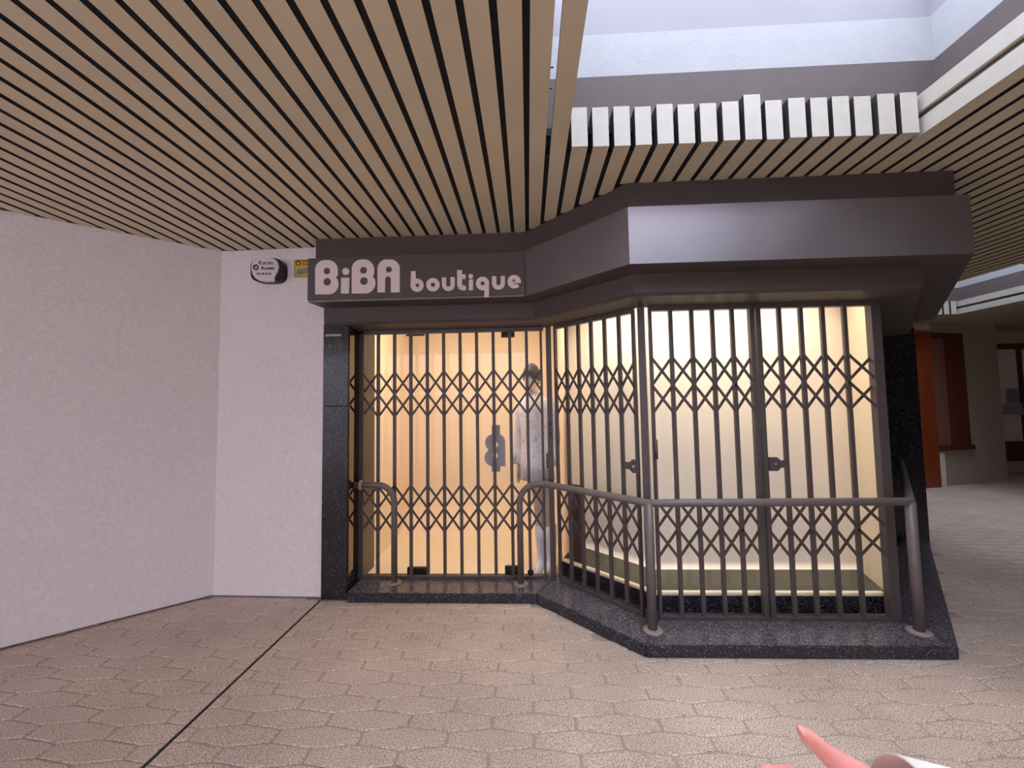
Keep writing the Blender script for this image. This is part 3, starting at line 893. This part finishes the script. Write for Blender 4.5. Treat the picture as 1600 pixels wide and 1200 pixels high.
# ------------------------------------------------------------------ alarm box and sticker on the white wall
def wall_pt(px, py, off=0.0, w=0.0):
    # point on the back wall plane (2.567,3.111)->(1.655,3.09)
    a = Vector((-2.567, 3.111, 0)); d = Vector((0.912, -0.021, 0)).normalized(); n = Vector((-0.021, -0.912, 0)).normalized()
    r = pxray(px, py); t = (a - EYE).dot(n) / r.dot(n)
    t = (a + n * off - EYE).dot(n) / r.dot(n)
    return EYE + r * t + n * w
ab = thing('alarm_box', tuple(wall_pt(418, 440)))
tag(ab, 'navy alarm box with white face reading Electro Alarma on the white wall', 'alarm')
IA = ab.matrix_basis.inverted()
def al3(base):
    return lambda u, v, w: IA @ wall_pt(380 + u / 13.333, 395 + v / 13.333, 0.066, base - 0.066 + w)
def sup(cx, cy, rx, ry, e=0.42, n=40, a0=0, a1=360):
    out = []
    for i in range(n):
        a = math.radians(a0 + (a1 - a0) * i / n); c, s = math.cos(a), math.sin(a)
        out.append((cx + rx * math.copysign(abs(c) ** e, c), cy + ry * math.copysign(abs(s) ** e, s)))
    return out
filled('housing', [sup(478, 352, 338, 254, 0.6)], M['alarm_dark'], ab, 0.06, al3(0.0))
face = [(230, 150), (330, 118), (480, 104), (620, 118), (690, 150), (730, 210), (745, 290), (730, 380), (690, 450), (655, 520), (668, 585), (640, 600), (480, 605), (350, 585), (260, 530), (205, 450), (178, 340), (190, 220)]
filled('face_plate', [face], M['alarm_white'], ab, 0.012, al3(0.06))
T = al3(0.072)
flip = lambda u, v, w: T(u, -v, w)
filled('logo_ring', [circ(275, 308, 60, 24), circ(275, 308, 32, 20)], M['ink_black'], ab, 0.002, T)
filled('logo_dot', [circ(270, 300, 14, 12)], M['ink'], ab, 0.002, T)
lettering('lettering', 'E', 105, M['ink'], ab, flip, 0.002, 335, -248, 2)
lettering('lettering', 'LECTRO', 72, M['ink'], ab, flip, 0.002, 405, -248, 2, sx=0.86)
lettering('lettering', 'A', 105, M['ink'], ab, flip, 0.002, 378, -358, 2)
lettering('lettering', 'LARMA', 72, M['ink'], ab, flip, 0.002, 450, -356, 2, sx=0.92)
lettering('lettering', '943 28 59 84', 58, M['ink_black'], ab, flip, 0.002, 290, -462, 1)
st = thing('sticker', tuple(wall_pt(473, 433)))
tag(st, 'yellow alarm company sticker on the white wall, half behind the fascia', 'sticker')
IA2 = st.matrix_basis.inverted()
T2 = lambda u, v, w: IA2 @ wall_pt(380 + u / 13.333, 395 + v / 13.333, 0.0, 0.001 + w)
T3 = lambda u, v, w: T2(u, -v, w + 0.002)
T2b = lambda u, v, w: T2(u, v, w + 0.002)
filled('sheet', [[(1072, 150), (1520, 150), (1520, 510), (1072, 510)]], M['sticker'], st, 0.002, T2)
filled('border', [[(1072, 150), (1520, 150), (1520, 510), (1072, 510)], [(1082, 160), (1510, 160), (1510, 500), (1082, 500)]], M['ink_black'], st, 0.001, T2b)
filled('logo_ring', [circ(1152, 222, 56, 24), circ(1152, 222, 34, 20)], M['ink_black'], st, 0.001, T2b)
lettering('lettering', 'ELECTRO', 66, M['ink_black'], st, T3, 0.001, 1238, -205, 1)
lettering('lettering', 'ALARMA', 66, M['ink_black'], st, T3, 0.001, 1238, -262, 1)
filled('print', [[(1122, 345), (1480, 290), (1480, 400), (1400, 420), (1120, 465)]], M['sticker_grey'], st, 0.001, T2b)

# ------------------------------------------------------------------ bodies: many tapered volumes fused into one skin
def fuse(name, parts, voxel, mat, parent=None, smooth_it=6):
    bm = bmesh.new()
    for p in parts:
        if p[0] == 'e':      # ellipsoid: centre, radii, optional rotation matrix
            mt = Matrix.Translation(p[1]) @ (p[3].to_4x4() if len(p) > 3 else Matrix.Identity(4)) @ Matrix.Diagonal((*p[2], 1))
            bmesh.ops.create_uvsphere(bm, u_segments=20, v_segments=14, radius=1, matrix=mt)
        else:                # tapered capsule: p0, r0, p1, r1
            _, a, r0, b, r1 = p; a = Vector(a); b = Vector(b); d = b - a
            q = d.to_track_quat('Z', 'Y').to_matrix().to_4x4()
            bmesh.ops.create_cone(bm, cap_ends=True, segments=18, radius1=r0, radius2=r1, depth=d.length, matrix=Matrix.Translation((a + b) / 2) @ q)
            bmesh.ops.create_uvsphere(bm, u_segments=18, v_segments=12, radius=r0, matrix=Matrix.Translation(a) @ q)
            bmesh.ops.create_uvsphere(bm, u_segments=18, v_segments=12, radius=r1, matrix=Matrix.Translation(b) @ q)
    me = bm_mesh('tmp', bm, mat)
    tmp = bpy.data.objects.new('tmp', me); COL.objects.link(tmp)
    r = tmp.modifiers.new('r', 'REMESH'); r.mode = 'VOXEL'; r.voxel_size = voxel
    s = tmp.modifiers.new('s', 'SMOOTH'); s.factor = 0.5; s.iterations = smooth_it
    out = evaluated_mesh(tmp); bpy.data.objects.remove(tmp)
    out.name = name; out.materials.clear(); out.materials.append(mat)
    for p in out.polygons: p.use_smooth = True
    return link(bpy.data.objects.new(name, out), parent)

# mannequin just inside the door
man = thing('mannequin', (0.065, 3.56, ZI), math.radians(-24))
man.scale = (0.84, 0.95, 1.0)
tag(man, 'white mannequin in a floral coat and grey cap standing behind the glass door', 'mannequin')
H = 1.60
parts = [('e', (-0.035, -0.01, 1.70), (0.072, 0.088, 0.108)), ('e', (-0.035, -0.045, 1.645), (0.05, 0.055, 0.055)),
         ('e', (-0.035, -0.098, 1.685), (0.012, 0.016, 0.022)),
         ('e', (-0.108, 0.0, 1.695), (0.012, 0.02, 0.03)), ('e', (0.038, 0.0, 1.695), (0.012, 0.02, 0.03)),
         ('c', (-0.02, 0.01, 1.62), 0.048, (0.0, 0.015, 1.50), 0.055),
         ('e', (0, 0.01, 1.42), (0.165, 0.10, 0.13)), ('e', (0, 0.0, 1.28), (0.135, 0.095, 0.15)),
         ('e', (0, 0.0, 1.10), (0.115, 0.085, 0.12)), ('e', (0, 0.005, 0.95), (0.155, 0.11, 0.13)),
         ('c', (-0.165, 0.01, 1.47), 0.05, (-0.205, 0.02, 1.18), 0.038), ('c', (-0.205, 0.02, 1.18), 0.038, (-0.19, -0.03, 0.94), 0.026),
         ('c', (0.165, 0.01, 1.47), 0.05, (0.20, 0.02, 1.18), 0.038), ('c', (0.20, 0.02, 1.18), 0.038, (0.19, -0.03, 0.94), 0.026),
         ('c', (0.0, 0.0, 0.88), 0.075, (0.025, 0.0, 0.47), 0.05), ('c', (0.025, 0.0, 0.47), 0.052, (0.03, 0.02, 0.08), 0.036),
         ('c', (0.085, 0.0, 0.88), 0.075, (0.13, 0.02, 0.47), 0.05), ('c', (0.13, 0.02, 0.47), 0.052, (0.135, 0.03, 0.08), 0.036),
         ('c', (0.03, 0.03, 0.035), 0.036, (0.015, -0.10, 0.03), 0.028), ('c', (0.135, 0.03, 0.035), 0.036, (0.15, -0.10, 0.03), 0.028)]
for sx in (-1, 1):
    wx = 0.19 * sx
    parts.append(('e', (wx, -0.045, 0.885), (0.020, 0.036, 0.05)))
    for i, (dy, L) in enumerate(((-0.028, 0.075), (-0.010, 0.085), (0.008, 0.08), (0.024, 0.062))):
        parts.append(('c', (wx, -0.045 + dy, 0.85), 0.0095, (wx + 0.004 * sx, -0.048 + dy, 0.85 - L * 0.55), 0.009))
        parts.append(('c', (wx + 0.004 * sx, -0.048 + dy, 0.85 - L * 0.55), 0.009, (wx - 0.008 * sx, -0.05 + dy, 0.85 - L), 0.0075))
    parts.append(('c', (wx, -0.07, 0.90), 0.011, (wx - 0.008 * sx, -0.10, 0.855), 0.009))
fuse('body', parts, 0.0075, M['mann'], man, 5)
# coat / dress: lofted rings
def loft(name, rings, mat, parent, n=36, wob=0.0, thick=0.006):
    V = []; Fc = []
    for (cx, cy, z, rx, ry) in rings:
        for k in range(n):
            a = 2 * math.pi * k / n
            w = 1 + wob * math.sin(a * 9 + z * 3) * max(0, min(1, (1.35 - z) * 1.2))
            V.append((cx + rx * w * math.cos(a), cy + ry * w * math.sin(a), z))
    for i in range(len(rings) - 1):
        for k in range(n):
            k2 = (k + 1) % n; Fc.append((i * n + k, i * n + k2, (i + 1) * n + k2, (i + 1) * n + k))
    o = mesh_obj(name, V, Fc, mat, parent, True)
    s = o.modifiers.new('s', 'SOLIDIFY'); s.thickness = thick; s.offset = 1
    return o
loft('coat', [(0, .012, 1.565, .06, .06), (0, .012, 1.545, .12, .085), (0, .01, 1.50, .185, .105), (0, .01, 1.40, .19, .118), (0, .005, 1.25, .165, .115), (0, .005, 1.10, .16, .115), (0, .005, .95, .18, .135), (.01, .005, .80, .185, .14)], M['dress'], man, wob=0.03)
for sx in (-1, 1):
    o = tube('sleeve', [(0.155 * sx, 0.01, 1.52), (0.19 * sx, 0.012, 1.40), (0.214 * sx, 0.02, 1.18), (0.208 * sx, -0.01, 1.04), (0.200 * sx, -0.03, 0.93)], [0.055, 0.06, 0.055, 0.056, 0.06], M['dress'], man, 20, False)
    s = o.modifiers.new('s', 'SOLIDIFY'); s.thickness = 0.004
# cap
V = []
bm = bmesh.new(); bmesh.ops.create_uvsphere(bm, u_segments=28, v_segments=18, radius=1, matrix=Matrix.Translation((-0.035, 0.0, 1.735)) @ Matrix.Diagonal((0.088, 0.102, 0.118, 1)))
bmesh.ops.bisect_plane(bm, geom=bm.verts[:] + bm.edges[:] + bm.faces[:], plane_co=(-0.035, -0.09, 1.73), plane_no=(0, -0.45, -1), clear_outer=True)
o = link(bpy.data.objects.new('cap', bm_mesh('cap', bm, M['cap'], True)), man)
s = o.modifiers.new('s', 'SOLIDIFY'); s.thickness = 0.005; s.offset = 1
for sx, cx in ((-1, 0.03), (1, 0.137)):
    loft('boot', [(cx, 0.02, 0.40, .062, .066), (cx + .002, 0.02, 0.30, .060, .066), (cx + .004, 0.025, 0.16, .048, .054), (cx + .003, 0.025, 0.10, .046, .056), (cx, 0.0, 0.06, .045, .085), (cx - .004, -0.025, 0.025, .044, .11), (cx - .004, -0.03, 0.004, .043, .115), (cx - .004, -0.03, 0.002, .002, .004)], M['boot'], man, 28, 0, 0.004)
tube('stand_plate', [(0.06, 0.02, 0.0), (0.06, 0.02, 0.004)], 0.16, M['farwhite'], man, 32)

# ------------------------------------------------------------------ far end of the passage
fs = thing('wall_far', (7.5, 7.1, 0), math.atan2(0.42, 1.78))
tag(fs, 'grey tiled wall of the shop across the passage', kind='structure')
# local x runs along the wall face; face at local y=0
IW = fs.matrix_basis.inverted()
def far_xz(px, py):
    r = pxray(px, py); o = Vector(fs.location); nn = Vector((-math.sin(fs.rotation_euler.z), math.cos(fs.rotation_euler.z), 0))
    t = (o - EYE).dot(nn) / r.dot(nn); p = IW @ (EYE + r * t); return p.x, p.z
xl = far_xz(1447, 640)[0] - 0.35; xr = far_xz(1566, 640)[0]
x0, zt = far_xz(1450, 520); x1, zb = far_xz(1510, 700)
xw1 = far_xz(1507, 600)[0]
box('wall_face', xl, xr, 0.0, 0.25, 0, zb, M['tilewall'], fs)
box('wall_face', xw1, xr, 0.0, 0.25, zb, ZC + 0.2, M['tilewall'], fs)
box('wall_face', xl, xw1, 0.0, 0.25, zt, ZC + 0.2, M['tilewall'], fs)
wf = thing('window_4', fs.location, fs.rotation_euler.z)
tag(wf, 'wooden window with dark red brown frame across the passage', kind='structure')
xo = far_xz(1434, 600)[0]; xa = far_xz(1454, 600)[0]; xb = far_xz(1486, 600)[0]
box('pane', xa - 0.02, xw1 - 0.05, 0.06, 0.08, zb, zt, M['pane_dark'], wf)
box('frame_post', xb, xw1, -0.03, 0.10, zb, zt, M['brown_wood'], wf, 0.005)
box('frame_post', xo - 0.05, xa, -0.05, 0.10, 0.0, zt, M['orange_wood'], wf, 0.005)
box('frame_head', xa, xb, -0.03, 0.10, zt - 0.09, zt, M['brown_wood'], wf, 0.005)
box('frame_sill', xa, xw1 + 0.02, -0.07, 0.10, zb - 0.02, zb + 0.06, M['brown_wood'], wf, 0.005)
box('white_jamb', xa + 0.02, xa + 0.13, -0.04, -0.001, 0.0, zb - 0.06, M['farwhite'], wf, 0.004)
box('lintel_block', xo - 0.2, xo + 0.22, -0.08, 0.0, zt + 0.03, zt + 0.15, M['beige'], wf, 0.004)
# end wall further back with a pale window
YE = 8.2
def ez(px, py): p = at_y(px, py, YE); return p.x, p.z
ea = thing('wall_end', (10.5, YE, 0)); tag(ea, 'beige end wall with a pale window at the far right', kind='structure')
IE = ea.matrix_basis.inverted()
def eb(nm, u0, v0, u1, v1, d0, d1, mat):
    a = ez(u0, v0); b = ez(u1, v1)
    o = box(nm, a[0], b[0], YE + d0, YE + d1, max(0, b[1]), a[1], mat); o.parent = ea; o.matrix_parent_inverse = IE; return o
eb('wall_header', 1530, 440, 1800, 538, 0.0, 0.2, M['beige'])
eb('window_head', 1530, 538, 1800, 541, -0.03, 0.1, M['brown_wood'])
eb('blind', 1530, 541, 1800, 690, 0.05, 0.1, M['farwhite'])
eb('window_frame', 1555, 541, 1566, 690, -0.02, 0.05, M['brown_wood'])
eb('window_frame', 1593, 541, 1604, 690, -0.02, 0.05, M['brown_wood'])
eb('notice', 1576, 607, 1594, 630, 0.0, 0.05, M['sticker_grey'])
eb('shutter_box', 1571, 631, 1600, 648, 0.0, 0.05, M['well'])
eb('sill_board', 1530, 690, 1800, 717, -0.10, 0.1, M['brown_wood'])
eb('wall_base', 1530, 717, 1800, 760, 0.0, 0.2, M['beige'])
tag(box('wall_right', 12.4, 12.6, -2.7, 10.6, 0, ZC + 0.4, M['beige']), 'beige wall on the far right of the passage', kind='structure')
tag(box('wall_passage_end', 3.6, 12.6, 10.4, 10.6, 0, ZC + 0.4, M['beige']), 'beige wall closing the passage behind the far shop', kind='structure')

# ------------------------------------------------------------------ the photographer's hand reaching into the frame
def cpt(px, py, dist):
    r = ROT @ Vector((px - 800, 600 - py, -FPX)); return EYE + r * (dist / FPX)
person = thing('person', tuple(cpt(1440, 1330, 0.45)))
tag(person, 'hand with raised pink thumb and white cuff at the bottom edge', 'person')
IP = person.matrix_basis.inverted()
def hp(px, py, d=0.45): return IP @ cpt(px, py, d)
parts = []
def chain(pts, rs):
    for i in range(len(pts) - 1): parts.append(('c', pts[i], rs[i], pts[i + 1], rs[i + 1]))
# thumb
chain([hp(1251, 1140), hp(1260, 1149), hp(1272, 1159), hp(1288, 1175), hp(1309, 1192), hp(1345, 1220, 0.455), hp(1385, 1250, 0.46)], [0.0050, 0.0076, 0.0090, 0.0100, 0.0130, 0.0185, 0.021])
# palm
for a, b in (((1300, 1250), (1400, 1262)), ((1310, 1280), (1400, 1285)), ((1340, 1240), (1400, 1262)), ((1330, 1310), (1400, 1300))):
    parts.append(('c', hp(*a, 0.465), 0.016, hp(*b, 0.465), 0.021))
chain([hp(1400, 1282, 0.465), hp(1560, 1312, 0.458), hp(1760, 1372, 0.445), IP @ Vector((0.66, 0.16, 0.98)), IP @ Vector((0.40, -0.12, 1.26))], [0.026, 0.026, 0.034, 0.042, 0.05])
# fingers, curled
chain([hp(1310, 1250, 0.465), hp(1240, 1214, 0.462), hp(1200, 1211, 0.45), hp(1182, 1236, 0.44)], [0.012, 0.0105, 0.0092, 0.0075])
chain([hp(1305, 1280, 0.47), hp(1225, 1255, 0.47), hp(1178, 1262, 0.455), hp(1172, 1292, 0.44)], [0.0125, 0.0105, 0.0095, 0.008])
chain([hp(1315, 1310, 0.47), hp(1240, 1298, 0.47), hp(1196, 1308, 0.455), hp(1196, 1335, 0.44)], [0.012, 0.010, 0.009, 0.0075])
chain([hp(1335, 1335, 0.47), hp(1270, 1335, 0.47), hp(1236, 1345, 0.46), hp(1240, 1366, 0.445)], [0.011, 0.009, 0.008, 0.007])
fuse('hand', parts, 0.002, M['skin'], person, 3)
n0 = hp(1250, 1139, 0.4455); n1 = hp(1256, 1146, 0.4435)
o = fuse('thumb_nail', [('c', n0, 0.0026, n1, 0.0034)], 0.0012, M['nail'], person, 3)
cuff = tube('cuff', [hp(1416, 1265, 0.460), hp(1560, 1306, 0.455), hp(1780, 1374, 0.44), IP @ Vector((0.66, 0.16, 0.98)), IP @ Vector((0.40, -0.12, 1.26))], [0.051, 0.053, 0.058, 0.066, 0.078], M['cuff'], person, 28, False)
s = cuff.modifiers.new('s', 'SOLIDIFY'); s.thickness = 0.003
